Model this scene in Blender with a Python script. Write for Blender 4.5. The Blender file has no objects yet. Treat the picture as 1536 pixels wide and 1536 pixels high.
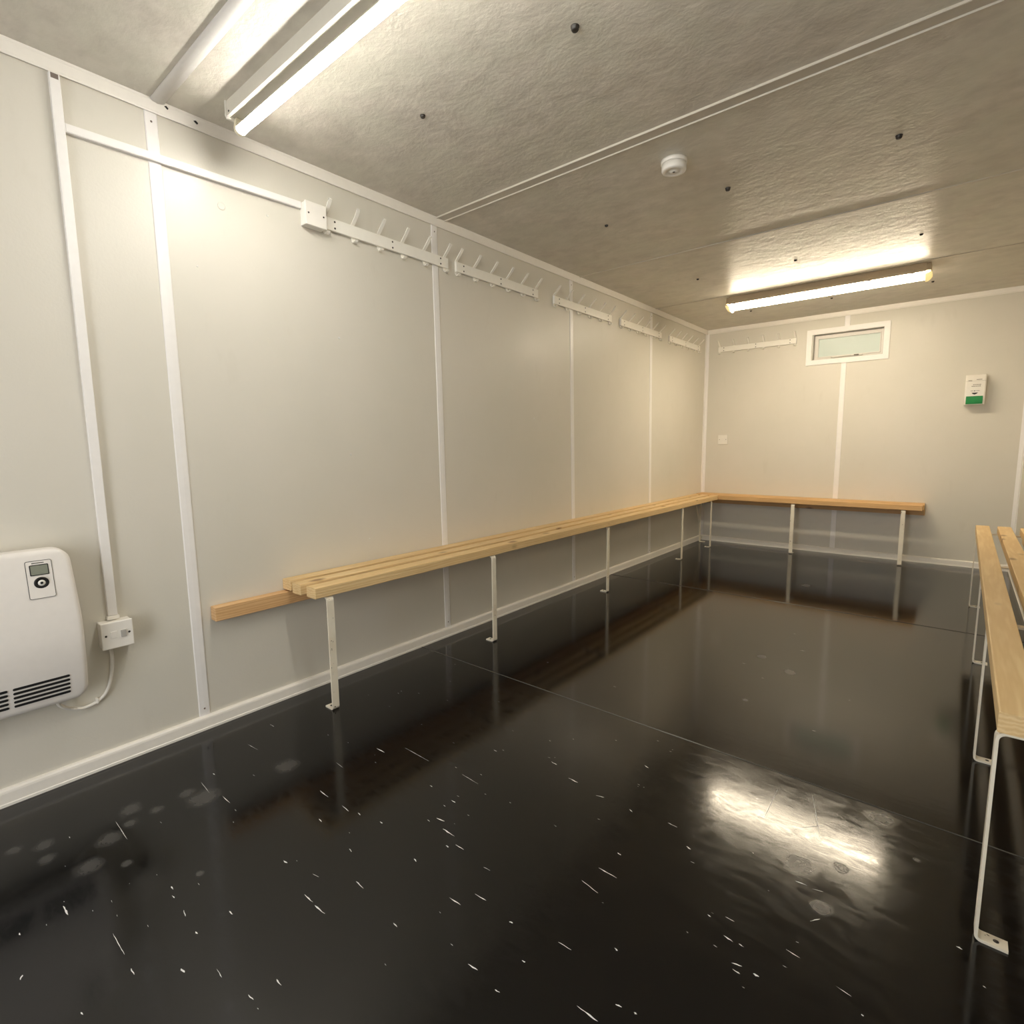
import bpy, bmesh, math, random
from mathutils import Vector, Matrix
random.seed(7)
S = bpy.context.scene
C = S.collection
H, W, L, Y0 = 2.2, 2.5, 5.757, -1.6

# ------------------------------------------------------------------ materials
def lin(r, g, b):
    f = lambda c: c/12.92 if c <= .04045 else ((c+.055)/1.055)**2.4
    return (f(r/255), f(g/255), f(b/255), 1)

class N:
    """tiny node-tree builder"""
    def __init__(s, name):
        s.m = bpy.data.materials.new(name); s.m.use_nodes = True
        s.t = s.m.node_tree; s.b = s.t.nodes['Principled BSDF']
    def n(s, kind, **kw):
        x = s.t.nodes.new('ShaderNode'+kind)
        for k, v in kw.items():
            if k.startswith('i_'):
                x.inputs[k[2:].replace('_', ' ')].default_value = v
            else: setattr(x, k, v)
        return x
    def l(s, a, b): s.t.links.new(a, b)
    def pos(s, scale=(1, 1, 1), rot=(0, 0, 0)):
        g = s.n('NewGeometry'); mp = s.n('Mapping'); mp.inputs['Scale'].default_value = scale
        mp.inputs['Rotation'].default_value = rot
        s.l(g.outputs['Position'], mp.inputs['Vector']); return mp.outputs['Vector']
    def obj(s, scale=(1, 1, 1)):
        g = s.n('TexCoord'); mp = s.n('Mapping'); mp.inputs['Scale'].default_value = scale
        s.l(g.outputs['Object'], mp.inputs['Vector']); return mp.outputs['Vector']
    def noise(s, vec, scale, detail=3, rough=.5, dist=0):
        x = s.n('TexNoise'); x.inputs['Scale'].default_value = scale; x.inputs['Detail'].default_value = detail
        x.inputs['Roughness'].default_value = rough; x.inputs['Distortion'].default_value = dist
        s.l(vec, x.inputs['Vector']); return x.outputs['Fac']
    def ramp(s, fac, stops):
        r = s.n('ValToRGB'); e = r.color_ramp.elements
        while len(e) < len(stops): e.new(.5)
        for el, (p, c) in zip(e, stops): el.position = p; el.color = c
        s.l(fac, r.inputs['Fac']); return r.outputs['Color']
    def rng(s, fac, a, b, c, d):
        r = s.n('MapRange'); r.inputs[1].default_value = a; r.inputs[2].default_value = b
        r.inputs[3].default_value = c; r.inputs[4].default_value = d; s.l(fac, r.inputs[0]); return r.outputs[0]
    def math(s, op, a, b):
        r = s.n('Math', operation=op)
        for i, v in enumerate((a, b)):
            if isinstance(v, (int, float)): r.inputs[i].default_value = v
            else: s.l(v, r.inputs[i])
        return r.outputs[0]
    def mix(s, fac, a, b):
        r = s.n('Mix', data_type='RGBA')
        if isinstance(fac, (int, float)): r.inputs[0].default_value = fac
        else: s.l(fac, r.inputs[0])
        for i, v in ((6, a), (7, b)):
            if isinstance(v, tuple): r.inputs[i].default_value = v
            else: s.l(v, r.inputs[i])
        return r.outputs[2]
    def bump(s, h, strength, dist=.01):
        b = s.n('Bump'); b.inputs['Strength'].default_value = strength; b.inputs['Distance'].default_value = dist
        s.l(h, b.inputs['Height']); s.l(b.outputs[0], s.b.inputs['Normal'])
    def set(s, **kw):
        for k, v in kw.items():
            i = s.b.inputs[k.replace('_', ' ')]
            if isinstance(v, (int, float, tuple)): i.default_value = v
            else: s.l(v, i)
        return s

def plain(name, col, rough=.5, metal=0., spec=.5):
    m = N(name)
    nz = m.noise(m.obj(), 40, 2)
    c = tuple(list(x*.94 for x in col[:3])+[1])
    m.set(Base_Color=m.mix(nz, col, c), Roughness=rough, Metallic=metal)
    m.b.inputs['Specular IOR Level'].default_value = spec
    return m.m

def make_wall():
    m = N('wall_paint')
    v = m.pos()
    big = m.noise(v, 1.3, 4, .6)
    fine = m.noise(v, 120, 3, .6)
    dirt = m.noise(m.pos((1, 1, .35)), 9, 4, .6)
    c = m.mix(m.rng(big, .35, .65, 0, 1), lin(218, 213, 202), lin(213, 209, 197))
    c = m.mix(m.rng(dirt, .62, .8, 0, .25), c, lin(192, 186, 170))
    m.set(Base_Color=c, Roughness=m.rng(big, .3, .7, .36, .46))
    m.bump(m.math('ADD', fine, m.math('MULTIPLY', big, 6)), .10, .004)
    return m.m

def make_ceiling():
    m = N('ceiling_vinyl')
    v = m.pos((.8, 1.1, 1))
    a = m.noise(v, 13, 5, .6, .25)
    b = m.noise(m.pos(), 4, 5, .62, .5)
    f = m.noise(v, 40, 4, .7, .3)
    c = m.mix(m.rng(a, .36, .66, 0, 1), lin(194, 187, 176), lin(213, 206, 195))
    c = m.mix(m.rng(b, .4, .62, 0, .55), c, lin(206, 204, 189))
    m.set(Base_Color=c, Roughness=.36)
    h = m.math('ADD', m.math('MULTIPLY', a, 1.), m.math('MULTIPLY', f, .3))
    m.bump(h, .27, .016)
    return m.m

SPOTS = [(0.478, 0.797, 0.04), (0.437, 0.553, 0.045), (0.372, 0.53, 0.025), (0.385, 0.446, 0.02), (0.323, 0.396, 0.03),
 (0.421, 0.322, 0.03), (0.498, 0.258, 0.031), (0.381, 0.197, 0.021), (0.31, 0.2, 0.024), (0.392, 0.376, 0.019), (0.562, 0.323, 0.014),
 (0.272, 0.145, 0.018), (1.448, 2.743, 0.033), (1.523, 2.224, 0.016), (1.599, 2.633, 0.042), (1.325, 4.345, 0.053), (2.124, 1.605, 0.01),
 (1.966, 1.295, 0.022), (0.745, 0.43, 0.012), (1.899, 1.403, 0.036), (1.981, 1.456, 0.022), (2.036, 1.732, 0.036)]

def make_floor():
    m = N('black_vinyl')
    g = m.n('NewGeometry'); P = g.outputs['Position']
    sep = m.n('SeparateXYZ'); m.l(P, sep.inputs[0])
    v = m.pos()
    vx = m.pos((.22, 1, 1))                      # wear is drawn out along the sheet
    big = m.noise(v, 2.2, 4, .6)
    streak = m.noise(vx, 38, 5, .65)
    swirl = m.noise(m.pos((.4, 1, 1), (0, 0, .25)), 34, 7, .75, .6)
    speck = m.noise(v, 420, 2, .5)
    # dull dried drips
    mask = None
    nz = m.noise(v, 30, 3)
    for (x, y, r) in SPOTS:
        d = m.n('VectorMath', operation='DISTANCE'); m.l(P, d.inputs[0]); d.inputs[1].default_value = (x, y, 0)
        dd = m.math('ADD', d.outputs['Value'], m.math('MULTIPLY', m.math('SUBTRACT', nz, .5), r*.9))
        k = m.rng(dd, r*.45, r*1.2, 1, 0)
        if r in (.036, .022):                      # dried rings with a dark middle
            k = m.math('MULTIPLY', k, m.rng(dd, r*.3, r*.75, .45, 1))
        mask = k if mask is None else m.math('MAXIMUM', mask, k)
    near = m.rng(sep.outputs['Y'], 1.774, 1.784, 1, 0)      # the nearest sheet is more worn
    r0 = m.rng(big, .35, .65, .085, .12)
    r1 = m.math('ADD', m.rng(swirl, .36, .64, .05, .16), m.math('MULTIPLY', streak, .05))
    rough = m.math('ADD', m.math('MULTIPLY', near, r1), m.math('MULTIPLY', m.math('SUBTRACT', 1, near), r0))
    rough = m.math('ADD', rough, m.math('MULTIPLY', mask, .22))
    col = m.mix(m.rng(speck, .55, .75, 0, .5), lin(13, 13, 14), lin(26, 25, 26))
    col = m.mix(m.math('MULTIPLY', mask, .5), col, lin(86, 84, 82))
    # faint scratches along the sheet
    sc = m.noise(m.pos((.6, 42, 1), (0, 0, .03)), 3.2, 6, .72)
    col = m.mix(m.rng(sc, .70, .78, 0, .25), col, lin(110, 108, 104))
    m.set(Base_Color=col, Roughness=rough)
    m.bump(m.math('ADD', m.math('MULTIPLY', streak, .5), m.math('MULTIPLY', m.math('MULTIPLY', swirl, near), .5)), .04, .005)
    return m.m

def make_wood(name, along, pale, mid, dark):
    m = N(name)
    sc = [14, 14, 14]; sc['xy'.index(along)] = 1.1
    v = m.obj(tuple(sc))
    w = m.n('TexWave', wave_type='BANDS', bands_direction='Z')
    w.inputs['Scale'].default_value = 2.2; w.inputs['Distortion'].default_value = 7
    w.inputs['Detail'].default_value = 3; w.inputs['Detail Scale'].default_value = 1.2
    m.l(v, w.inputs['Vector'])
    nz = m.noise(v, 3, 5, .6)
    c = m.mix(m.rng(w.outputs['Fac'], .1, 1, 0, .75), pale, mid)
    c = m.mix(m.rng(nz, .45, .75, 0, .5), c, mid)
    # knots
    k = [3.2, 3.2, 3.2]; k['xy'.index(along)] = 1.7
    vo = m.n('TexVoronoi', feature='F1'); vo.inputs['Scale'].default_value = 2.3
    m.l(m.obj(tuple(k)), vo.inputs['Vector'])
    c = m.mix(m.rng(vo.outputs['Distance'], .06, .17, .85, 0), c, dark)
    m.set(Base_Color=c, Roughness=.5)
    m.bump(w.outputs['Fac'], .12, .002)
    return m.m

def make_leg_paint():
    m = N('chipped_cream_paint')
    v = m.pos()
    n1 = m.noise(v, 75, 3, .6)
    n2 = m.noise(v, 9, 3, .6)
    f = m.rng(m.math('ADD', n1, m.math('MULTIPLY', n2, .35)), .865, .885, 0, 1)
    c = m.mix(m.rng(n2, .4, .7, 0, .5), lin(236, 229, 212), lin(216, 204, 182))
    m.set(Base_Color=m.mix(f, c, lin(58, 40, 30)), Roughness=m.rng(f, 0, 1, .38, .8))
    m.bump(n1, .08, .002)
    return m.m

def emit(name, col, strength):
    m = N(name)
    m.set(Base_Color=(.9, .9, .9, 1), Roughness=.4)
    m.b.inputs['Emission Color'].default_value = col
    m.b.inputs['Emission Strength'].default_value = strength
    return m.m

def make_frost():
    m = N('frosted_glass')
    n1 = m.noise(m.pos(), 160, 2)
    m.set(Base_Color=lin(190, 204, 196), Roughness=.3)
    m.b.inputs['Transmission Weight'].default_value = .04
    m.bump(n1, .15, .003)
    return m.m

WALL = make_wall(); CEIL = make_ceiling(); FLOOR = make_floor()
TRIM = plain('white_trim', lin(242, 237, 228), .38)
COVER = plain('white_cover_strip', lin(244, 241, 238), .35)
PVC = plain('white_plastic', lin(240, 236, 228), .3)
RAILP = plain('white_gloss_paint', lin(248, 245, 236), .3)
WOODY = make_wood('pine_along_room', 'y', lin(229, 201, 152), lin(214, 180, 126), lin(120, 78, 44))
WOODX = make_wood('pine_across_room', 'x', lin(218, 180, 126), lin(198, 154, 100), lin(104, 66, 38))
LEG = make_leg_paint()
DARK = plain('dark_screw', lin(36, 30, 26), .45)
HOLE = plain('black_recess', lin(14, 13, 12), .8)
BROWNHOLE = plain('brown_recess', lin(120, 108, 100), .7)
SCUFF = plain('scuff_white', lin(226, 226, 224), .7)
CHIP = plain('filler_white', lin(236, 234, 228), .6)
TUBE_COOL = emit('tube_neutral_white', (1.0, .965, .88, 1), 91)
TUBE_WARM = emit('tube_warm_white', (1.0, .855, .63, 1), 57)
OLDCAP = emit('yellowed_lit_plastic', lin(255, 222, 120), .75)
GREYB = plain('beige_fitting_base', lin(196, 178, 150), .5)
BATTEN = plain('white_enamel', lin(226, 222, 210), .25)
HEAT = plain('heater_enamel', lin(236, 231, 225), .38)
LCD = plain('lcd_screen', lin(132, 136, 122), .15)
INK = plain('black_ink', lin(22, 21, 22), .4)
GREYINK = plain('grey_ink', lin(120, 112, 100), .5)
ROCKER = plain('grey_rocker', lin(176, 172, 166), .35)
GREEN = plain('green_plastic', lin(22, 138, 66), .35)
ALU = plain('window_aluminium', lin(222, 218, 210), .35)
ALUD = plain('window_reveal', lin(196, 192, 184), .5)
FROST = make_frost()
SEAM = plain('weld_bead', lin(92, 90, 86), .2)

# ------------------------------------------------------------------ geometry helpers
def box(bm, x0, x1, y0, y1, z0, z1, bev=0., seg=2, mi=0):
    b = bmesh.new()
    bmesh.ops.create_cube(b, size=1)
    for v in b.verts:
        v.co = Vector(((x0+x1)/2+v.co.x*(x1-x0), (y0+y1)/2+v.co.y*(y1-y0), (z0+z1)/2+v.co.z*(z1-z0)))
    if bev: bmesh.ops.bevel(b, geom=b.edges[:], offset=bev, segments=seg, profile=.5, affect='EDGES')
    merge(bm, b, mi)

def merge(bm, b, mi=0):
    mp = {}
    for v in b.verts: mp[v] = bm.verts.new(v.co)
    for f in b.faces:
        try:
            nf = bm.faces.new([mp[v] for v in f.verts]); nf.material_index = mi if mi else f.material_index; nf.smooth = f.smooth
        except ValueError: pass
    b.free()

AX = {'x': (1, 2, 0), 'y': (0, 2, 1), 'z': (0, 1, 2)}
def prism(bm, pts, axis, a, b, mi=0, smooth=False):
    """extrude a 2-D outline along an axis; pts are the two remaining coordinates in xyz order"""
    i, j, k = AX[axis]
    def mk(p, t):
        c = [0, 0, 0]; c[i], c[j], c[k] = p[0], p[1], t; return bm.verts.new(c)
    A = [mk(p, a) for p in pts]; B = [mk(p, b) for p in pts]
    fs = [bm.faces.new(A), bm.faces.new(B)]
    n = len(pts)
    for q in range(n):
        f = bm.faces.new((A[q], A[(q+1) % n], B[(q+1) % n], B[q])); f.smooth = smooth; fs.append(f)
    for f in fs: f.material_index = mi
    bmesh.ops.recalc_face_normals(bm, faces=fs)
    return fs

def arc(cx, cy, r, a0, a1, n=6, ry=None):
    ry = r if ry is None else ry
    return [(cx+r*math.cos(math.radians(a0+(a1-a0)*t/n)), cy+ry*math.sin(math.radians(a0+(a1-a0)*t/n))) for t in range(n+1)]

def rrect(x0, x1, y0, y1, r, n=5):
    return arc(x1-r, y1-r, r, 0, 90, n)+arc(x0+r, y1-r, r, 90, 180, n)+arc(x0+r, y0+r, r, 180, 270, n)+arc(x1-r, y0+r, r, 270, 360, n)

def offset_strip(pts, t):
    """thick outline of an open polyline"""
    P = [Vector(p) for p in pts]; n = len(P); Lf, Rt = [], []
    for i in range(n):
        d = (P[min(i+1, n-1)]-P[max(i-1, 0)]).normalized(); nn = Vector((-d.y, d.x))
        if 0 < i < n-1:
            e = (P[i]-P[i-1]).normalized(); ne = Vector((-e.y, e.x)); k = 1/max(.5, nn.dot(ne))
        else: k = 1
        Lf.append(P[i]+nn*t/2*k); Rt.append(P[i]-nn*t/2*k)
    return [tuple(p) for p in Lf]+[tuple(p) for p in reversed(Rt)]

def strip(bm, pts, t, axis, a, b, mi=0):
    """flat bar bent in a plane: quads along the path"""
    o = offset_strip(pts, t); n = len(pts); i, j, k = AX[axis]
    def mk(p, tt):
        c = [0, 0, 0]; c[i], c[j], c[k] = p[0], p[1], tt; return bm.verts.new(c)
    A = [mk(p, a) for p in o]; B = [mk(p, b) for p in o]; m = len(o); fs = []
    for q in range(m): fs.append(bm.faces.new((A[q], A[(q+1) % m], B[(q+1) % m], B[q])))
    for q in range(n-1):
        fs.append(bm.faces.new((A[q], A[q+1], A[m-2-q], A[m-1-q])))
        fs.append(bm.faces.new((B[q], B[q+1], B[m-2-q], B[m-1-q])))
    for f in fs: f.material_index = mi
    bmesh.ops.recalc_face_normals(bm, faces=fs)

def lathe(bm, prof, c, axis='z', n=28, mi=0):
    i, j, k = AX[axis]; rings = []
    for r, h in prof:
        ring = []
        for q in range(n):
            a = 2*math.pi*q/n; p = [0, 0, 0]
            p[i], p[j], p[k] = c[i]+r*math.cos(a), c[j]+r*math.sin(a), c[k]+h
            ring.append(bm.verts.new(p))
        rings.append(ring)
    fs = []
    for u, v in zip(rings, rings[1:]):
        for q in range(n):
            f = bm.faces.new((u[q], u[(q+1) % n], v[(q+1) % n], v[q])); f.smooth = True; fs.append(f)
    fs.append(bm.faces.new(rings[0])); fs.append(bm.faces.new(rings[-1]))
    for f in fs: f.material_index = mi
    bmesh.ops.recalc_face_normals(bm, faces=fs)

def tube(bm, pts, r, n=10, mi=0):
    P = [Vector(p) for p in pts]; rings = []
    for q in range(len(P)):
        d = (P[min(q+1, len(P)-1)]-P[max(q-1, 0)]).normalized()
        u = d.orthogonal().normalized() if q == 0 else (pu-d*pu.dot(d)).normalized()
        pu = u; w = d.cross(u)
        rings.append([bm.verts.new(P[q]+r*(math.cos(2*math.pi*k/n)*u+math.sin(2*math.pi*k/n)*w)) for k in range(n)])
    fs = []
    for a, b in zip(rings, rings[1:]):
        for k in range(n):
            f = bm.faces.new((a[k], a[(k+1) % n], b[(k+1) % n], b[k])); f.smooth = True; fs.append(f)
    fs += [bm.faces.new(rings[0]), bm.faces.new(rings[-1])]
    for f in fs: f.material_index = mi
    bmesh.ops.recalc_face_normals(bm, faces=fs)

def bez(p, n=10):
    p = [Vector(a) for a in p]; out = []
    for i in range(len(p)-1):
        a, b = p[i], p[i+1]; ta = (p[i+1]-p[max(i-1, 0)])/2; tb = (p[min(i+2, len(p)-1)]-p[i])/2
        for k in range(n):
            t = k/n
            out.append((2*t**3-3*t*t+1)*a+(t**3-2*t*t+t)*ta+(-2*t**3+3*t*t)*b+(t**3-t*t)*tb)
    out.append(p[-1]); return out

def origin(o):
    v = Vector((0, 0, 0))
    while o is not None: v += Vector(o.location); o = o.parent
    return v

def obj(name, bm, mats, parent=None, loc=None):
    """link a bmesh given in world coordinates as ONE mesh object"""
    me = bpy.data.meshes.new(name)
    base = origin(parent)+Vector(loc or (0, 0, 0)) if parent is not None else Vector(loc or (0, 0, 0))
    bmesh.ops.translate(bm, verts=bm.verts[:], vec=-base)
    bm.to_mesh(me); bm.free()
    for m in (mats if isinstance(mats, (list, tuple)) else [mats]): me.materials.append(m)
    o = bpy.data.objects.new(name, me); C.objects.link(o)
    o.location = loc or (0, 0, 0)
    if parent is not None: o.parent = parent
    return o

def tag(o, label=None, cat=None, group=None):
    if label: o['label'] = label
    if cat: o['category'] = cat
    if group: o['group'] = group
    return o

def thing(name, label, cat, loc, group=None):
    o = bpy.data.objects.new(name, None); C.objects.link(o); o.location = loc; o.empty_display_size = .05
    return tag(o, label, cat, group)

def struct(name, bm, mats, parent=None):
    o = obj(name, bm, mats, parent)
    if parent is None: o['kind'] = 'structure'
    return o

def copy_tree(o, parent=None):
    c = o.copy(); C.objects.link(c)
    if parent is not None: c.parent = parent
    for ch in list(o.children): copy_tree(ch, c)
    return c

NB = bmesh.new

# ------------------------------------------------------------------ the setting
SCUFFS = [(0.475,0.594,0.524,0.595),(0.684,0.797,0.732,0.796),(0.8,0.801,0.836,0.799),(0.863,0.812,0.877,0.811),(0.798,0.727,0.815,0.724),(0.328,0.623,0.342,0.624),(0.734,0.37,0.748,0.37),(0.766,0.361,0.779,0.362),(0.833,0.363,0.855,0.36),(0.918,0.429,0.933,0.43),(0.915,0.359,0.925,0.36),(1.042,0.353,1.069,0.352),(1.158,0.42,1.178,0.42),(1.145,0.37,1.163,0.372),(0.931,0.153,0.94,0.154),(0.614,0.109,0.623,0.11),(0.747,0.095,0.758,0.091),(0.6,0.188,0.64,0.189),(1.01,0.563,1.046,0.564),(1.057,0.562,1.096,0.565),(1.073,0.664,1.104,0.663),(1.237,0.649,1.252,0.648),(1.285,0.776,1.32,0.778),(1.325,0.821,1.358,0.824),(1.058,0.941,1.086,0.946),(1.105,0.923,1.15,0.923),(1.157,0.885,1.167,0.885),(1.175,0.903,1.204,0.905),(1.035,1.022,1.052,1.022),(0.931,1.029,0.942,1.029),(0.944,0.83,0.955,0.83),(1.126,0.801,1.139,0.799),(1.285,0.894,1.299,0.896),(0.955,1.302,0.97,1.301),(0.628,1.05,0.67,1.052),(0.167,0.892,0.197,0.894),(0.24,0.774,0.306,0.781),(0.968,0.609,0.989,0.613),(0.869,0.584,0.885,0.586),(0.984,0.306,0.999,0.308),(0.904,0.241,0.924,0.241),(0.778,0.241,0.857,0.242),(1.512,0.682,1.523,0.684),(0.35,0.352,0.461,0.351),(0.966,0.715,0.981,0.713),(1.434,0.687,1.459,0.689),(0.592,0.912,0.634,0.91),(0.703,1.115,0.829,1.114),(0.968,1.133,1.045,1.129),(0.349,0.58,0.426,0.575),(1.248,1.333,1.284,1.331),(1.154,1.37,1.178,1.367),(1.361,1.313,1.385,1.321),(1.468,1.321,1.481,1.315),(1.524,1.149,1.535,1.148),(1.512,1.075,1.562,1.075),(1.5,1.015,1.55,1.007),(1.579,1.338,1.606,1.336),(1.654,1.284,1.667,1.28),(1.549,0.844,1.581,0.846),(1.515,0.762,1.523,0.764),(1.649,0.908,1.658,0.906),(1.653,0.758,1.698,0.759),(1.708,0.807,1.72,0.809),(1.818,1.083,1.838,1.08),(1.849,1.083,1.86,1.082),(1.851,1.03,1.87,1.036),(1.857,1.018,1.872,1.017),(1.892,1.035,1.903,1.034),(2.025,1.11,2.051,1.106),(1.93,1.132,1.957,1.13),(1.772,1.113,1.78,1.111),(1.805,1.132,1.825,1.132),(2.204,1.365,2.214,1.364),(2.245,1.291,2.25,1.289),(2.07,1.08,2.074,1.078),(1.742,0.816,1.748,0.815),(1.436,0.816,1.445,0.818),(1.405,1.547,1.423,1.54),(1.872,1.549,1.917,1.598),(1.866,1.724,1.92,1.535),(1.782,1.528,1.778,1.688),(1.938,1.339,1.961,1.346),(1.954,1.239,1.97,1.259),(1.903,1.34,1.928,1.342),(2.254,1.438,2.262,1.434)]
FAINT = {(1.872,1.549),(1.866,1.724),(1.782,1.528),(0.778,0.241),(0.35,0.352),(0.703,1.115),(0.968,1.133),(0.349,0.58),(0.592,0.912),(2.025,1.11),(0.24,0.774)}

bm = NB()
box(bm, -.06, W+.06, Y0-.06, L+.06, -.08, 0)
def flake(bm, x0, y0, x1, y1, w, z=.0004):
    d = Vector((x1-x0, y1-y0)); ln = d.length; d.normalize(); n = Vector((-d.y, d.x))
    k = max(4, int(ln/.008)); up, lo = [], []
    for i in range(k+1):
        t = i/k; ww = w*(.25+math.sin(math.pi*min(1, max(0, t)))**.7)*random.uniform(.35, 1.1)
        c = Vector((x0, y0))+d*ln*t+n*random.uniform(-.25, .25)*w
        up.append(bm.verts.new((*(c+n*ww/2), z))); lo.append(bm.verts.new((*(c-n*ww/2), z)))
    for i in range(k):
        f = bm.faces.new((lo[i], lo[i+1], up[i+1], up[i])); f.material_index = 1
for (a, b, c, d) in SCUFFS:
    if (a, b) in FAINT:
        flake(bm, a, b, c, d, .0012)
    else:
        flake(bm, a, b, c, d, random.uniform(.0016, .0034))
for _ in range(90):                                   # finer flecks between the larger ones
    x, y = random.uniform(.25, 2.1), random.uniform(.05, 1.75)
    flake(bm, x, y, x+random.uniform(.003, .012), y+random.uniform(-.001, .001), random.uniform(.0006, .0013))
for _ in range(14):
    x, y = random.uniform(.3, 2.1), random.uniform(1.8, 4.5)
    flake(bm, x, y, x+random.uniform(.004, .03), y, .001)
for ys in (-.215, 1.782, 3.775):                       # welded sheet seams
    prism(bm, [(ys-.003, -.001), (ys-.0018, .0012), (ys, .0018), (ys+.0018, .0012), (ys+.003, -.001)], 'x', 0, W, 2, True)
struct('floor', bm, [FLOOR, SCUFF, SEAM])

bm = NB(); box(bm, -.06, W+.06, Y0-.06, L+.06, H, H+.08); struct('ceiling', bm, CEIL)

def disc(bm, c, r, axis, mi, n=14, sx=1., sy=1.):
    i, j, k = AX[axis]; vs = []
    for q in range(n):
        a = 2*math.pi*q/n; p = list(c); p[i] += r*sx*math.cos(a); p[j] += r*sy*math.sin(a); vs.append(bm.verts.new(p))
    f = bm.faces.new(vs); f.material_index = mi; return f

bm = NB(); box(bm, -.06, 0, Y0, L, 0, H)
for y, z, r in ((.929, 1.932, .012),):                 # filled hole
    lathe(bm, [(r*1.15, 0), (r*1.1, .0015), (r*.8, .001), (r*.7, .0005)], (0, y, z), 'x', 18, 0)
for y, z, r in ((1.39, 1.53, .005), (1.42, 1.02, .005), (2.79, 1.22, .006), (.83, 1.70, .003), (1.5, .62, .004), (1.1, 1.95, .004)):
    lathe(bm, [(r, 0), (r*.8, .0012), (r*.2, .0015)], (0, y, z), 'x', 9, 1)
struct('wall_left', bm, [WALL, CHIP])

# far wall with the window opening cut out
wx0, wx1, wz0, wz1 = .99, 1.546, 1.79, 2.031
bm = NB()
for a in ((-.06, wx0, 0, H), (wx1, W+.06, 0, H), (wx0, wx1, 0, wz0), (wx0, wx1, wz1, H)):
    box(bm, a[0], a[1], L, L+.07, a[2], a[3])
struct('wall_far', bm, WALL)
bm = NB(); box(bm, W, W+.06, Y0, L, 0, H); struct('wall_right', bm, WALL)
# end wall behind the viewer with an unseen open doorway, added for fill daylight
dx0, dx1, dz1 = .85, 1.80, 2.02
bm = NB()
for a in ((-.06, dx0, 0, H), (dx1, W+.06, 0, H), (dx0, dx1, dz1, H)):
    box(bm, a[0], a[1], Y0-.06, Y0, a[2], a[3])
struct('wall_near', bm, WALL)
bm = NB()
box(bm, dx0-.04, dx0, Y0-.07, Y0+.012, 0, dz1+.04); box(bm, dx1, dx1+.04, Y0-.07, Y0+.012, 0, dz1+.04); box(bm, dx0, dx1, Y0-.07, Y0+.012, dz1, dz1+.04)
struct('added_door_1', bm, TRIM)
pl = bpy.data.lights.new('added_doorway_portal', 'AREA'); pl.shape = 'RECTANGLE'; pl.size = dx1-dx0; pl.size_y = dz1; pl.cycles.is_portal = True
po = bpy.data.objects.new('added_doorway_portal', pl); C.objects.link(po); po.location = ((dx0+dx1)/2, Y0-.03, dz1/2); po.rotation_euler = (math.radians(90), 0, 0)

# skirting: rounded top, small lip at the foot
SK = [(0, 0), (.019, 0), (.019, .008), (.0165, .010), (.0155, .040), (.014, .046), (.010, .0505), (.004, .052), (0, .052)]
def skirting(name, axis, a, b, f):
    bm = NB(); prism(bm, [(f(u), z) for u, z in SK], axis, a, b); struct(name, bm, TRIM)
skirting('baseboard_left', 'y', Y0, L, lambda u: u)
skirting('baseboard_right', 'y', Y0, L, lambda u: W-u)
skirting('baseboard_far', 'x', .019, W-.019, lambda u: L-u)
skirting('baseboard_near', 'x', .019, dx0-.04, lambda u: Y0+u)

# cornice: flat cover with a lip either side and a shadow gap under it
CO = [(0, H), (0, H-.034), (.006, H-.036), (.006, H-.042), (.0095, H-.0425), (.0105, H-.039), (.0098, H-.034), (.0135, H-.009), (.0150, H-.006), (.0155, H)]
def cornice(name, axis, a, b, f, extra=None):
    bm = NB(); prism(bm, [(f(u), z) for u, z in CO], axis, a, b)
    if extra: extra(bm)
    struct(name, bm, [TRIM, HOLE])
def nicks(bm):
    for y, z, s in ((.768, H-.012, .006), (.858, H-.020, .007)):
        prism(bm, [(y-s, z+.002), (y, z+.005), (y+s, z-.001), (y+s*.6, z-.005), (y-s*.2, z-.002)], 'x', .0115, .0145, 1)
cornice('trim_1', 'y', Y0, L, lambda u: u, nicks)
cornice('trim_2', 'x', .016, W-.016, lambda u: L-u)
cornice('trim_3', 'y', Y0, L, lambda u: W-u)
cornice('trim_4', 'x', .016, W-.016, lambda u: Y0+u)

# panel-joint cover strips, wall
def vstrip(name, ytop, ybot, w=.040):
    bm = NB()
    zb, zt = .050, H-.040; prof = [(-w/2, 0), (-w/2, .002), (-w/2+.003, .0036), (0, .0042), (w/2-.003, .0036), (w/2, .002), (w/2, 0)]
    A = [bm.verts.new((x, ybot+u, zb)) for u, x in prof]; B = [bm.verts.new((x, ytop+u, zt)) for u, x in prof]
    n = len(prof)
    for i in range(n): bm.faces.new((A[i], A[(i+1) % n], B[(i+1) % n], B[i]))
    bm.faces.new(A); bm.faces.new(B); bmesh.ops.recalc_face_normals(bm, faces=bm.faces[:])
    for z in (zb+.03, zt-.03):
        yy = ybot+(ytop-ybot)*(z-zb)/(zt-zb); lathe(bm, [(.0035, .0040), (.003, .0052), (.001, .0055)], (0, yy, z), 'x', 10, 1)
    struct(name, bm, [COVER, BROWNHOLE])
vstrip('trim_5', .722, .726, .038)
vstrip('trim_6', 1.967, 1.989)
vstrip('trim_7', 3.213, 3.262)
vstrip('trim_8', 4.451, 4.505, .044)
vstrip('trim_9', -.55, -.55)
# far wall strip, above and below the window
bm = NB()
for a, b, x in ((.052, 1.752, 1.253), (2.07, H-.04, 1.262)):
    prism(bm, [(x-.021, L), (x-.021, L-.002), (x-.018, L-.004), (x+.018, L-.004), (x+.021, L-.002), (x+.021, L)], 'z', a, b)
struct('trim_10', bm, COVER)
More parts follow.
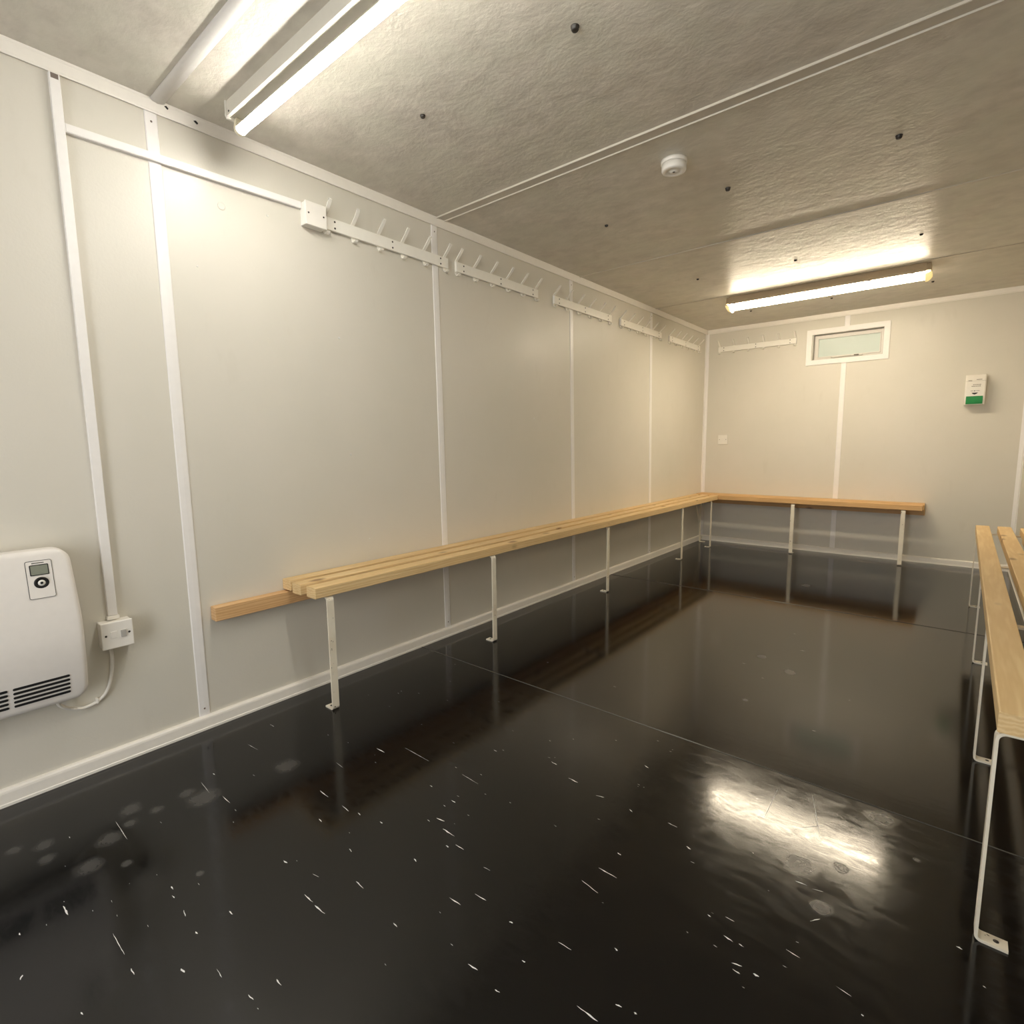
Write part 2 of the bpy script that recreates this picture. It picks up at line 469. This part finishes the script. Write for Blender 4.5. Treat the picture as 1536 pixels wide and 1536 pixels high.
# corner angles
bm = NB(); prism(bm, [(0, L), (0, L-.030), (.004, L-.030), (.006, L-.006), (.030, L-.004), (.030, L)], 'z', .05, H-.04); struct('trim_11', bm, COVER)
bm = NB(); prism(bm, [(W, L), (W, L-.045), (W-.005, L-.045), (W-.006, L-.006), (W-.030, L-.004), (W-.030, L)], 'z', .05, H-.04); struct('trim_12', bm, COVER)
# ceiling joint strips
bm = NB(); prism(bm, [(.721, H), (.721, H-.003), (.728, H-.009), (.742, H-.012), (.756, H-.009), (.764, H-.003), (.764, H)], 'x', .015, W-.015, 0, True); struct('trim_13', bm, COVER)
bm = NB()
prism(bm, [(1.973, H), (1.973, H-.006), (1.9745, H-.0075), (1.977, H-.0075), (1.980, H-.003), (2.026, H-.003), (2.029, H-.0075), (2.0315, H-.0075), (2.033, H-.006), (2.033, H)], 'x', .015, W-.015)
struct('trim_14', bm, CEIL_T := plain('ceiling_strip', lin(204, 197, 184), .35))
bm = NB(); ns = 24                                     # sagging joint
prof = lambda s: [(3.296, H+.001), (3.296, H-.001-s), (3.299, H-.003-s), (3.313, H-.003-s), (3.317, H-.001-s*.6), (3.318, H+.001)]
rings = []
for i in range(ns+1):
    t = i/ns; s = .0025*math.sin(math.pi*t)**1.6
    rings.append([bm.verts.new((.015+(W-.03)*t, y, z)) for y, z in prof(s)])
for a, b in zip(rings, rings[1:]):
    for k in range(6): bm.faces.new((a[k], a[(k+1) % 6], b[(k+1) % 6], b[k]))
bm.faces.new(rings[0]); bm.faces.new(rings[-1]); bmesh.ops.recalc_face_normals(bm, faces=bm.faces[:])
struct('trim_15', bm, CEIL_T)
bm = NB(); box(bm, .015, W-.015, 4.498, 4.512, H-.004, H, .001, 1); struct('trim_16', bm, CEIL_T)
bm = NB(); box(bm, .015, W-.015, -.53, -.49, H-.006, H, .002, 1); struct('trim_17', bm, CEIL_T)

# window
bm = NB()
def frame(bm, x0, x1, z0, z1, w, y0, y1, bev=.002):
    # mitred frame of four bars
    o = [(x0, z0), (x1, z0), (x1, z1), (x0, z1)]; i = [(x0+w, z0+w), (x1-w, z0+w), (x1-w, z1-w), (x0+w, z1-w)]
    for k in range(4):
        q = [o[k], o[(k+1) % 4], i[(k+1) % 4], i[k]]; prism(bm, q, 'y', y0, y1)
frame(bm, .943, 1.585, 1.751, 2.070, .044, L-.010, L+.001)
win = struct('window_1', bm, COVER)
bm = NB(); frame(bm, wx0-.003, wx1+.003, wz0-.003, wz1+.003, .012, L+.001, L+.068); frame(bm, wx0-.003, wx1+.003, wz0-.003, wz1+.003, .040, L+.046, L+.066); obj('window_reveal', bm, ALUD, win)
bm = NB(); frame(bm, 1.010, 1.538, 1.797, 2.012, .026, L+.030, L+.052); frame(bm, 1.030, 1.520, 1.815, 1.992, .008, L+.022, L+.031)
sash = obj('sash', bm, ALU, win)
bm = NB(); box(bm, 1.034, 1.516, L+.036, L+.042, 1.818, 1.990); obj('pane', bm, FROST, win)
bm = NB()
tube(bm, bez([(1.145, L+.012, 1.813), (1.18, L+.006, 1.807), (1.22, L+.006, 1.812), (1.30, L+.010, 1.813)], 5), .006, 8)
box(bm, 1.29, 1.39, L+.012, L+.024, 1.805, 1.817, .003)
obj('stay_bar', bm, ALU, sash)
bm = NB(); box(bm, 1.325, 1.362, L+.004, L+.014, 1.808, 1.818, .003); obj('latch', bm, GREYINK, sash)

# ------------------------------------------------------------------ coat rails
HOOKP = [(.0036, 1.985), (.0040, 2.019), (.0085, 2.024), (.034, 2.047), (.058, 2.073)]
HOOKL = [(.0036, 1.985), (.0040, 1.962), (.0065, 1.953), (.012, 1.9475), (.020, 1.9465), (.027, 1.950), (.031, 1.956)]
def hook_mesh(y):
    bm = NB(); w = .0078
    strip(bm, HOOKP, .0050, 'y', y-w, y+w); strip(bm, HOOKL, .0032, 'y', y-.0085, y+.0085)
    tube(bm, [(.0575, y-w, 2.0725), (.0575, y+w, 2.0725)], .0030, 8)
    return bm
def coat_rail(label, y0, y1, hooks, flush=False, copyof=None):
    t = thing('coat_rail', label, 'coat rail', (0, (y0+y1)/2, 1.991), 'white six-hook coat rails along the walls')
    bm = NB(); box(bm, .0056, .0185, y0, y1, 1.966, 2.0165, .0025, 2); obj('rail_board', bm, RAILP, t)
    for y in hooks: obj('hook', hook_mesh(y), RAILP, t)
    n = 3
    for k in range(n):
        y = y0+.055+(y1-y0-.11)*k/(n-1)
        for z in (1.978, 2.004):
            bm = NB(); lathe(bm, [(.0042, .0175), (.0042, .0191), (.0020, .0193)], (0, y, z), 'x', 10); obj('screw', bm, DARK, t)
    return t
def spread(a, b): return [a+(b-a)*k/5 for k in range(6)]
coat_rail('white coat rail on the left wall butting against the junction box', 1.33, 2.047, spread(1.345, 2.029))
coat_rail('white coat rail on left wall, second from the junction box', 2.104, 2.820, spread(2.115, 2.806))
coat_rail('white coat rail on left wall, third from the junction box', 2.995, 3.745, spread(3.007, 3.732))
coat_rail('white coat rail on left wall, fourth from the junction box', 3.890, 4.629, spread(3.902, 4.616))
coat_rail('white coat rail on left wall nearest the far corner', 4.802, 5.538, spread(4.814, 5.525))
r = coat_rail('white coat rail on the far wall left of the window', .130, .857, spread(.142, .845))
# turn it from the left wall onto the far wall: (x, y) -> (y, L - x)
for ch in r.children:
    me = ch.data
    for v in me.vertices:
        wx, wy = v.co.x, v.co.y+r.location.y
        v.co.x, v.co.y = wy-(.130+.857)/2, -wx
    me.flip_normals()
r.location = ((.130+.857)/2, L, 1.991)

# ------------------------------------------------------------------ trunking, junction box, spur, cable
bm = NB()
box(bm, 0, .016, .460, .486, .512, H-.045, .0015, 2)
tag(obj('cable_trunking', bm, COVER, None), 'white upright cable trunking running down the left wall to the heater switch', 'trunking')
up = bpy.data.objects['cable_trunking']
bm = NB(); box(bm, .0150, .0165, .464, .482, H-.061, H-.047); obj('knockout', bm, BROWNHOLE, up)
bm = NB()
A = [(.486, 2.000), (1.2365, 2.014), (1.2365, 2.040), (.486, 2.025)]
prism(bm, A, 'x', 0, .016)
bmesh.ops.bevel(bm, geom=[e for e in bm.edges if min(v.co.x for v in e.verts) > .01], offset=.0018, segments=2, affect='EDGES')
tag(obj('cable_trunking', bm, COVER, None), 'white level cable trunking between the upright trunking and the junction box', 'trunking')

t = thing('junction_box', 'white square junction box on left wall where level trunking ends', 'junction box', (0, 1.281, 1.994))
bm = NB(); box(bm, 0, .036, 1.238, 1.328, 1.951, 2.039, .003, 2); obj('box_base', bm, PVC, t)
bm = NB(); box(bm, .0362, .046, 1.236, 1.330, 1.949, 2.041, .0025, 2); obj('cover_plate', bm, PVC, t)
for y in (1.249, 1.316):
    bm = NB(); lathe(bm, [(.0036, .0455), (.0034, .0472), (.0015, .0474)], (0, y, 1.995), 'x', 10); obj('screw', bm, DARK, t)

t = thing('fused_switch', 'white fused switch box on left wall right of the panel heater', 'switch', (0, .473, .454))
bm = NB(); box(bm, 0, .038, .4305, .5155, .4105, .4965, .003, 2); obj('back_box', bm, PVC, t)
bm = NB(); box(bm, .0382, .0485, .429, .517, .409, .498, .003, 3); plate = obj('face_plate', bm, PVC, t)
bm = NB(); box(bm, .0475, .0525, .482, .496, .443, .466, .001, 2); obj('rocker', bm, ROCKER, t)
bm = NB(); box(bm, .0475, .0497, .453, .471, .444, .467, .001, 2); box(bm, .0495, .0500, .458, .465, .452, .453); obj('fuse_carrier', bm, PVC, t)
for y in (.441, .505):
    bm = NB(); lathe(bm, [(.0036, .0480), (.0034, .0492), (.0015, .0494)], (0, y, .455), 'x', 10); obj('screw', bm, DARK, t)
bm = NB(); box(bm, 0, .020, .456, .490, .4985, .5115, .002, 2); obj('trunking_adaptor', bm, PVC, t)

bm = NB()
pts = bez([(.020, .4555, .4085), (.018, .4575, .37), (.010, .4535, .32), (.009, .438, .265), (.009, .412, .237), (.012, .372, .228), (.020, .335, .243), (.036, .310, .268), (.045, .304, .2845)], 8)
tube(bm, pts, .0055, 10)
cab = tag(obj('power_cable', bm, PVC, None), 'white flex drooping from fused switch to underside of the panel heater', 'cable')
bm = NB(); box(bm, 0, .0165, .404, .411, .229, .246, .002, 2); obj('cable_clip', bm, PVC, cab)

# ------------------------------------------------------------------ panel heater
t = thing('panel_heater', 'white wall-mounted panel heater with curved end at left frame edge', 'heater', (0, .02, .286))
HY0, HY1, HZ0, HZ1 = -.335, .379, .286, .766
bm = NB(); box(bm, 0, .03, HY0+.05, HY1-.05, HZ0+.03, HZ1-.04, .004, 2); obj('back_plate', bm, BATTEN, t)
def heat_x(y, z):
    u = min(y-HY0, HY1-y); v0 = (z-HZ0)/(HZ1-HZ0)
    x = .103-.034*max(0, (v0-.35)/.65)**2-.034*max(0, (.45-v0)/.45)**1.8
    return x
bm = NB()
rows, cols = 34, 44; R = .040; grid = []
def edge_in(z):                                         # rounded corners, right end slightly raked
    d = 0
    if z > HZ1-R: d = R-math.sqrt(max(0, R*R-(z-HZ1+R)**2))
    if z < HZ0+R: d = R-math.sqrt(max(0, R*R-(HZ0+R-z)**2))
    return d+.010*max(0, (z-.55)/.22)
zs = [HZ0+(HZ1-HZ0)*(.5-.5*math.cos(math.pi*i/rows)) for i in range(rows+1)]
for z in zs:
    d = edge_in(z); a, b = HY0+d, HY1-d; row = []
    for j in range(cols+1):
        t_ = .5-.5*math.cos(math.pi*j/cols); y = a+(b-a)*t_
        e = min(y-a, b-y, z-HZ0+.0005, HZ1-z+.0005); fr = .013
        x = heat_x(y, z)-(fr-math.sqrt(max(0, fr*fr-max(0, fr-e)**2)))
        row.append(bm.verts.new((x, y, z)))
    grid.append(row)
for i in range(rows):
    for j in range(cols):
        f = bm.faces.new((grid[i][j], grid[i][j+1], grid[i+1][j+1], grid[i+1][j])); f.smooth = True
rim = [grid[0][j] for j in range(cols+1)]+[grid[i][cols] for i in range(1, rows+1)]+[grid[rows][j] for j in range(cols-1, -1, -1)]+[grid[i][0] for i in range(rows-1, 0, -1)]
back = [bm.verts.new((.022, v.co.y, v.co.z)) for v in rim]
for k in range(len(rim)):
    bm.faces.new((rim[k], rim[(k+1) % len(rim)], back[(k+1) % len(rim)], back[k]))
bm.faces.new(back)
bmesh.ops.recalc_face_normals(bm, faces=bm.faces[:])
obj('front_shell', bm, HEAT, t)
def on_heater(bm, outline, lift, mi=0, depth=.002):
    A = [bm.verts.new((heat_x(y, z)+lift+.0012, y, z)) for y, z in outline]; B = [bm.verts.new((heat_x(y, z)-depth, y, z)) for y, z in outline]
    n = len(outline); fs = [bm.faces.new(A), bm.faces.new(B)]
    for k in range(n): fs.append(bm.faces.new((A[k], A[(k+1) % n], B[(k+1) % n], B[k])))
    for f in fs: f.material_index = mi
    bmesh.ops.recalc_face_normals(bm, faces=fs)
bm = NB()
for (a, b) in ((.203, .333), (.055, .192), (-.09, .044), (-.24, -.101)):
    for k in range(5):
        z = .374-.0135*k
        on_heater(bm, rrect(a, b, z-.0037, z+.0037, .0036, 4), .0006)
gr = obj('outlet_grille', bm, HOLE, t)
cp = NB(); on_heater(cp, rrect(.264, .324, .627, .737, .005, 4), .0008); 
panel = obj('control_panel', cp, INK, t)
bm = NB(); on_heater(bm, rrect(.2652, .3228, .6282, .7358, .0042, 4), .0013); obj('panel_face', bm, HEAT, panel)
bm = NB(); on_heater(bm, rrect(.2725, .3155, .6945, .7255, .002, 3), .0017); obj('bezel', bm, INK, panel)
bm = NB(); on_heater(bm, rrect(.2748, .3132, .6968, .7232, .001, 3), .0021); obj('lcd_screen', bm, LCD, panel)
bm = NB()
for k in range(9): on_heater(bm, [(.279+k*.0031, .7292), (.2814+k*.0031, .7292), (.2814+k*.0031, .7316), (.279+k*.0031, .7316)], .0016)
obj('small_print', bm, INK, panel)
hx = heat_x(.295, .672)+.0012
bm = NB(); lathe(bm, [(.0172, -.001), (.0172, .0022), (.0160, .0030), (.0092, .0030), (.0088, .0022)], (hx, .295, .672), 'x', 32); obj('dial_ring', bm, INK, panel)
bm = NB(); lathe(bm, [(.0088, 0), (.0086, .0034), (.0042, .0038)], (hx, .295, .672), 'x', 24); btn = obj('centre_button', bm, PVC, panel)
bm = NB(); lathe(bm, [(.0038, .003), (.0036, .0042), (.001, .0043)], (hx, .295, .672), 'x', 16); obj('button_dot', bm, INK, panel)

# ------------------------------------------------------------------ benches
ZA, ZT = .473, .516
def slat_mesh(axis, u0, u1, a, b):
    bm = NB()
    r = .0035
    pts = rrect(u0, u1, ZA, ZT, r, 3)
    prism(bm, pts, axis, a, b)
    return bm
def leg_profile(front, back, s):
    """arm over the batten, bend, upright, bend, foot; s = direction from the wall into the room"""
    rb, t = .016, .006; f = front-s*t/2
    top = [(back, ZA-t/2)]+[(f-s*rb+s*rb*math.sin(math.radians(a)), ZA-t/2-rb+rb*math.cos(math.radians(a))) for a in (0, 18, 36, 54, 72, 90)]
    rf = .010
    bot = [(f-s*rf+s*rf*math.cos(math.radians(a)), t/2+rf-rf*math.sin(math.radians(a))) for a in (0, 22, 45, 67, 90)]
    return top+bot+[(f-s*.052, t/2)]
def add_leg(parent, plane_axis, pos, front, back, s, w=.030):
    bm = NB(); strip(bm, leg_profile(front, back, s), .006, plane_axis, pos-w/2, pos+w/2)
    lg = obj('leg', bm, LEG, parent)
    bm = NB(); c = (front-s*.036, pos, 0) if plane_axis == 'y' else (pos, front-s*.036, 0)
    lathe(bm, [(.0052, .0055), (.0050, .0066), (.002, .0068)], c, 'z', 12); obj('screw', bm, DARK, lg)
    return lg

# along the left wall
t = thing('slatted_bench', 'long pine slatted bench along the left wall under the coat rails', 'bench', (.13, 3.2, 0), 'pine slatted changing benches')
for u0, u1, y0 in ((.003, .068, 1.062), (.100, .165, 1.052), (.198, .264, 1.058)):
    obj('slat', slat_mesh('y', u0, u1, y0, L-.268), WOODY, t, )
bm = NB(); box(bm, .0005, .044, .777, L-.268, .413, ZA-.0065, .003, 2); obj('wall_batten', bm, make_wood('pine_batten', 'y', lin(222, 182, 132), lin(200, 154, 102), lin(110, 68, 38)), t)
for y, f in ((1.119, .261), (2.084, .266), (3.302, .259), (4.640, .250)):
    add_leg(t, 'y', y, f+.003, .012, 1)
add_leg(t, 'y', 5.365, .250, .012, 1)
# across the far wall
t = thing('slatted_bench', 'short pine slatted bench across the far wall under the window', 'bench', (1.1, L-.13, 0), 'pine slatted changing benches')
for u0, u1, x0, x1 in ((.003, .091, .003, 1.920), (.100, .165, .003, 1.925), (.198, .264, .003, 1.915)):
    obj('slat', slat_mesh('x', L-u1, L-u0, x0, x1), WOODX, t)
bm = NB(); box(bm, .048, 1.925, L-.044, L-.0005, .413, ZA-.0065, .003, 2); obj('wall_batten', bm, WOODX, t)
for x in (.955, 1.792): add_leg(t, 'x', x, L-.261, L-.012, -1)
# corner post with a small stay
bm = NB()
strip(bm, [(.046, ZA-.0065), (.046, .012), (.049, .005), (.056, .003), (.100, .003)], .006, 'y', 5.600, 5.630)
lg = obj('leg', bm, LEG, t)
bm = NB(); strip(bm, [(5.596, .215), (5.50, .405)], .005, 'x', .036, .050); obj('stay', bm, LEG, t)

# along the right wall
t = thing('slatted_bench', 'pine slatted bench along the right wall cut off by the right frame edge', 'bench', (W-.13, 2.9, 0), 'pine slatted changing benches')
for u0, u1, y0, y1 in ((.003, .062, 1.40, 4.44), (.100, .164, 1.402, 4.455), (.201, .267, 1.405, 4.450)):
    obj('slat', slat_mesh('y', W-u1, W-u0, y0, y1), WOODY, t)
bm = NB(); box(bm, W-.044, W-.0005, 1.40, 4.50, .413, ZA-.0065, .003, 2); obj('wall_batten', bm, WOODY, t)
for y, f in ((1.424, .268), (2.267, .262), (3.289, .256), (4.40, .264)):
    add_leg(t, 'y', y, W-f, W-.012, -1)

# ------------------------------------------------------------------ lights
def halfpipe(cy, w, z0, z1, n=10):
    return [(cy-w, z1)]+[(cy+w*math.cos(math.radians(a)), z1-.006-(z1-.006-z0)*math.sin(math.radians(-a))) for a in [180+180*k/n for k in range(n+1)]][0:0] + \
           [(cy-w*math.cos(math.pi*k/n), z1-.010-(z1-.010-z0)*math.sin(math.pi*k/n)) for k in range(n+1)]+[(cy+w, z1)]
# near fitting
X0, X1 = .182, 1.72
t = thing('ceiling_light', 'white batten light on ceiling nearest the viewer, cut off by top frame edge', 'light', ((X0+X1)/2, .94, H), 'ceiling strip lights')
bm = NB()
prism(bm, [(.892, H), (.892, H-.040), (.888, H-.044), (.888, H-.050), (.897, H-.052), (.905, H-.046), (.950, H-.046), (.958, H-.052), (.967, H-.050), (.967, H-.044), (.963, H-.040), (.963, H)], 'x', X0, X1)
hs = obj('housing', bm, BATTEN, t)
for x in (X0, X1):
    bm = NB(); s = 1 if x == X0 else -1
    prism(bm, [(.887, H), (.886, H-.046), (.890, H-.056), (.965, H-.056), (.969, H-.046), (.968, H)], 'x', x-.006*s, x+.001*s); cap = obj('end_cap', bm, PVC, t)
    bm = NB(); lathe(bm, [(.003, 0), (.003, .0015), (.001, .002)], (x+.012*s, .8918, H-.036), 'y', 8); 
    for v in bm.verts: v.co.y = 2*.8918-v.co.y
    obj('screw', bm, DARK, cap)
# tube: frosted lower part gives off light, the back of it is opaque
ta = [-92+184*k/18-90 for k in range(19)]
bm = NB(); prism(bm, [(.926+.0165*math.cos(math.radians(a)), H-.080+.0165*math.sin(math.radians(a))) for a in ta], 'x', X0+.018, X1-.018, 0, True); tb = obj('light_tube', bm, TUBE_COOL, t)
bk = [2+176*k/12 for k in range(13)]
bm = NB(); prism(bm, [(.926+.0166*math.cos(math.radians(a)), H-.0798+.0166*math.sin(math.radians(a))) for a in bk], 'x', X0+.018, X1-.018, 0, True); obj('tube_back', bm, BATTEN, tb)
PEARL = plain('pearl_plastic', lin(244, 236, 210), .4)
for x in (X0+.004, X1-.018):
    bm = NB(); prism(bm, [(.912, H-.050), (.908, H-.074)]+[(.926-.0185*math.cos(math.radians(a)), H-.080-.0185*math.sin(math.radians(a))) for a in range(0, 181, 20)]+[(.944, H-.074), (.940, H-.050)], 'x', x, x+.0139); obj('tube_holder', bm, PEARL, t)

# far fitting
X0, X1 = .585, 1.900
t = thing('ceiling_light', 'beige weatherproof strip light on far ceiling in front of the window wall', 'light', ((X0+X1)/2, 4.615, H), 'ceiling strip lights')
bm = NB(); prism(bm, [(4.562, H), (4.548, H-.044), (4.548, H-.058), (4.682, H-.058), (4.682, H-.044), (4.668, H)], 'x', X0+.03, X1-.03); obj('base_tray', bm, GREYB, t)
for a, b in ((X0+.006, X0+.030), (X1-.030, X1-.006)):
    bm = NB(); prism(bm, [(4.570, H-.004), (4.552, H-.046), (4.552, H-.052), (4.678, H-.052), (4.678, H-.046), (4.660, H-.004)], 'x', a, b); obj('tray_end', bm, GREYB, t)
bm = NB(); prism(bm, halfpipe(4.615, .062, H-.095, H-.0525, 16), 'x', X0+.030, X1-.030, 0, True); obj('diffuser', bm, TUBE_WARM, t)
for a, b, s in ((X0, X0+.0348, -1), (X1, X1-.0348, 1)):
    bm = NB(); n = 16; rings = []
    for k in range(5):
        u = k/4; sc = math.sqrt(max(.02, 1-(1-u)**2*.75)); rings.append([bm.verts.new((a+(b-a)*u, 4.615+(y-4.615)*(.8+.2*u), H-.0525+(z-H+.0385)*sc)) for y, z in halfpipe(4.615, .062, H-.095, H-.0525, 16)])
    m_ = len(rings[0])
    for p, q in zip(rings, rings[1:]):
        for k in range(m_): bm.faces.new((p[k], p[(k+1) % m_], q[(k+1) % m_], q[k])).smooth = True
    bm.faces.new(rings[0]); bm.faces.new(rings[-1]); bmesh.ops.recalc_face_normals(bm, faces=bm.faces[:])
    obj('diffuser_end', bm, OLDCAP, t)
for x in (.66, .92, 1.24, 1.56, 1.80):
    bm = NB(); box(bm, x-.009, x+.009, 4.5415, 4.5495, H-.062, H-.040, .0015, 1); obj('clip', bm, GREYB, t)

# ------------------------------------------------------------------ alarm, ceiling screws
t = thing('smoke_alarm', 'small round white alarm on the ceiling between the two lights', 'alarm', (1.148, 2.245, H))
bm = NB(); lathe(bm, [(.052, 0), (.052, -.013), (.050, -.015)], (1.148, 2.245, H), 'z', 36); obj('alarm_base', bm, PVC, t)
bm = NB(); lathe(bm, [(.049, -.0152), (.049, -.038), (.046, -.043), (.030, -.0445), (.029, -.0425), (.016, -.0425), (.015, -.0455), (.006, -.046)], (1.148, 2.245, H), 'z', 36); obj('alarm_cover', bm, PVC, t)
bm = NB(); lathe(bm, [(.0048, -.046), (.0048, -.048), (.002, -.0485)], (1.150, 2.240, H), 'z', 14); obj('indicator', bm, GREYINK, t)

def screw_mesh(big):
    bm = NB(); r = .0105 if big else .0080; h = .012 if big else .008
    lathe(bm, [(r*1.15, 0), (r*1.15, -.002), (r, -.004), (r, -h*.7), (r*.75, -h), (r*.3, -h*1.03)], (0, 0, 0), 'z', 16)
    return bm
def screw(x, y, label, big):
    o = obj('ceiling_screw', screw_mesh(big), DARK, None, None); o.location = (x, y, H)
    tag(o, label, 'screw', 'dark screw heads holding the ceiling panels')
screw(.608, 1.372, 'dark ceiling screw right of the near light, close above left wall coat hooks', False)
screw(1.234, 1.379, 'dark ceiling screw nearest the top middle of the frame', True)
screw(.606, 2.640, 'dark ceiling screw left of the white alarm, beyond the ridged strip', False)
screw(1.234, 2.638, 'dark ceiling screw just beyond the white alarm', True)
screw(1.868, 2.634, 'dark ceiling screw right of the alarm near right frame edge', True)
screw(.611, 3.905, 'dark ceiling screw up and left of the far light end', False)
screw(1.232, 3.930, 'dark ceiling screw in the bright patch before middle of far light', False)
screw(1.872, 3.928, 'dark ceiling screw above the right end of the far light', False)
screw(.610, 5.150, 'dark ceiling screw between far light left end and far wall', False)
screw(1.232, 5.150, 'dark ceiling screw between far light middle and the window', False)
screw(1.880, 5.130, 'dark ceiling screw between far light right end and far wall', False)

# ------------------------------------------------------------------ far wall fittings
t = thing('wall_plate', 'small white blanking plate on far wall above left end of bench', 'switch plate', (.205, L, 1.076))
bm = NB(); box(bm, .156, .254, L-.010, L, 1.028, 1.124, .003, 2); obj('plate', bm, PVC, t)
for x in (.172, .238):
    bm = NB(); box(bm, x-.003, x+.003, L-.0112, L-.0098, 1.073, 1.079, .001, 1); obj('screw', bm, GREYINK, t)

t = thing('soap_dispenser', 'white soap dispenser with green push bar on the far wall', 'dispenser', (2.176, L, 1.325))
DX0, DX1, DZ0, DZ1 = 2.113, 2.240, 1.325, 1.557
bm = NB(); box(bm, DX0+.004, DX1-.004, L-.016, L+.001, DZ0+.004, DZ1-.002, .003, 2); obj('back_plate', bm, PVC, t)
bm = NB()
def dy(z):
    u = (z-DZ0)/(DZ1-DZ0); return L-.092-.012*math.sin(math.pi*min(1, u*1.1))+.030*max(0, (u-.78)/.22)**2
rows = [DZ0+(DZ1-DZ0)*k/14 for k in range(15)]; rings = []
for z in rows:
    y = dy(z); ring = [(DX0, L-.014)]+[(DX0+.010-.010*math.cos(math.radians(a)), y+.010-.010*math.sin(math.radians(a))) for a in (0, 30, 60, 90)]
    ring += [(DX1-.010+.010*math.sin(math.radians(a)), y+.010-.010*math.cos(math.radians(a))) for a in (0, 30, 60, 90)]+[(DX1, L-.014)]
    rings.append([bm.verts.new((x, yy, z)) for x, yy in ring])
for a, b in zip(rings, rings[1:]):
    for k in range(len(a)): bm.faces.new((a[k], a[(k+1) % len(a)], b[(k+1) % len(a)], b[k]))
bm.faces.new(rings[0]); bm.faces.new(rings[-1]); bmesh.ops.recalc_face_normals(bm, faces=bm.faces[:])
obj('cover', bm, PVC, t)
def on_disp(bm, pts, lift=.001):
    A = [bm.verts.new((x, dy(z)-lift, z)) for x, z in pts]; B = [bm.verts.new((x, dy(z)+.003, z)) for x, z in pts]
    n = len(pts); fs = [bm.faces.new(A), bm.faces.new(B)]
    for k in range(n): fs.append(bm.faces.new((A[k], A[(k+1) % n], B[(k+1) % n], B[k])))
    bmesh.ops.recalc_face_normals(bm, faces=fs)
bm = NB()
gp = [(DX0+.011, DZ0+.006)]+[(DX0+.011, DZ0+.058)]+[(DX1-.013, DZ0+.062)]+[(DX1-.013, DZ0+.008)]
zz = [DZ0+.004+.060*k/6 for k in range(7)]
for k in range(6):
    on_disp(bm, [(DX0+.012, zz[k]), (DX1-.014, zz[k]), (DX1-.014, zz[k+1]), (DX0+.012, zz[k+1])], .007-.0012*abs(k-2.5))
obj('push_bar', bm, GREEN, t)
bm = NB()
on_disp(bm, [(DX0+.042, DZ0+.090), (DX0+.052, DZ0+.080), (DX0+.062, DZ0+.076), (DX0+.072, DZ0+.080), (DX0+.083, DZ0+.091)])
on_disp(bm, [(DX0+.056, DZ0+.101), (DX0+.066, DZ0+.101), (DX0+.061, DZ0+.110)])
on_disp(bm, [(DX0+.036, DZ0+.1035), (DX0+.054, DZ0+.1035), (DX0+.054, DZ0+.106), (DX0+.036, DZ0+.106)])
on_disp(bm, [(DX0+.069, DZ0+.1035), (DX0+.090, DZ0+.1035), (DX0+.090, DZ0+.106), (DX0+.069, DZ0+.106)])
obj('drop_emblem', bm, INK, t)
bm = NB()
for a, b, z in ((.048, .090, .150), (.040, .094, .138)):
    x = a
    while x < b:
        w = random.uniform(.004, .008); on_disp(bm, [(DX0+x, DZ0+z), (DX0+x+w, DZ0+z), (DX0+x+w, DZ0+z+.005), (DX0+x, DZ0+z+.005)]); x += w+.002
obj('small_print', bm, GREYINK, t)
bm = NB()
on_disp(bm, [(DX0+.018, DZ0+.184), (DX0+.040, DZ0+.183), (DX0+.040, DZ0+.187), (DX0+.018, DZ0+.188)])
on_disp(bm, [(DX0+.066, DZ0+.190), (DX0+.100, DZ0+.190), (DX0+.100, DZ0+.194), (DX0+.066, DZ0+.194)])
on_disp(bm, [(DX0+.004, DZ0+.1815), (DX0+.123, DZ0+.1815), (DX0+.123, DZ0+.1825), (DX0+.004, DZ0+.1825)])
obj('lid_seam', bm, GREYINK, t)

# ------------------------------------------------------------------ camera, world, view
cam = bpy.data.cameras.new('camera'); co = bpy.data.objects.new('camera', cam); C.objects.link(co)
f, yaw, pitch, roll, cx, ch = 806.589, -.69685, -.12668, -.01192, 2.14104, 1.0614
fwd = Vector((math.sin(yaw)*math.cos(pitch), math.cos(yaw)*math.cos(pitch), math.sin(pitch)))
right = Vector((math.cos(yaw), -math.sin(yaw), 0)); up_ = right.cross(fwd)
c, s = math.cos(roll), math.sin(roll)
r2, u2 = c*right+s*up_, -s*right+c*up_
M = Matrix((r2, u2, -fwd)).transposed().to_4x4(); M.translation = (cx, 0, ch)
co.matrix_world = M
cam.sensor_width = 36; cam.lens = f*36/1536; cam.clip_start = .02
S.camera = co
w = bpy.data.worlds.new('world'); S.world = w; w.use_nodes = True
w.node_tree.nodes['Background'].inputs[0].default_value = (.97, .98, 1.0, 1)
w.node_tree.nodes['Background'].inputs[1].default_value = 7.0
S.view_settings.view_transform = 'Standard'
try: S.view_settings.look = 'None'
except Exception: pass
S.view_settings.exposure = 0; S.view_settings.gamma = 1; S.view_settings.use_curve_mapping = False
S.cycles.max_bounces = 10; S.cycles.diffuse_bounces = 6; S.cycles.glossy_bounces = 5
S.cycles.sample_clamp_indirect = 6
S.cycles.caustics_reflective = False
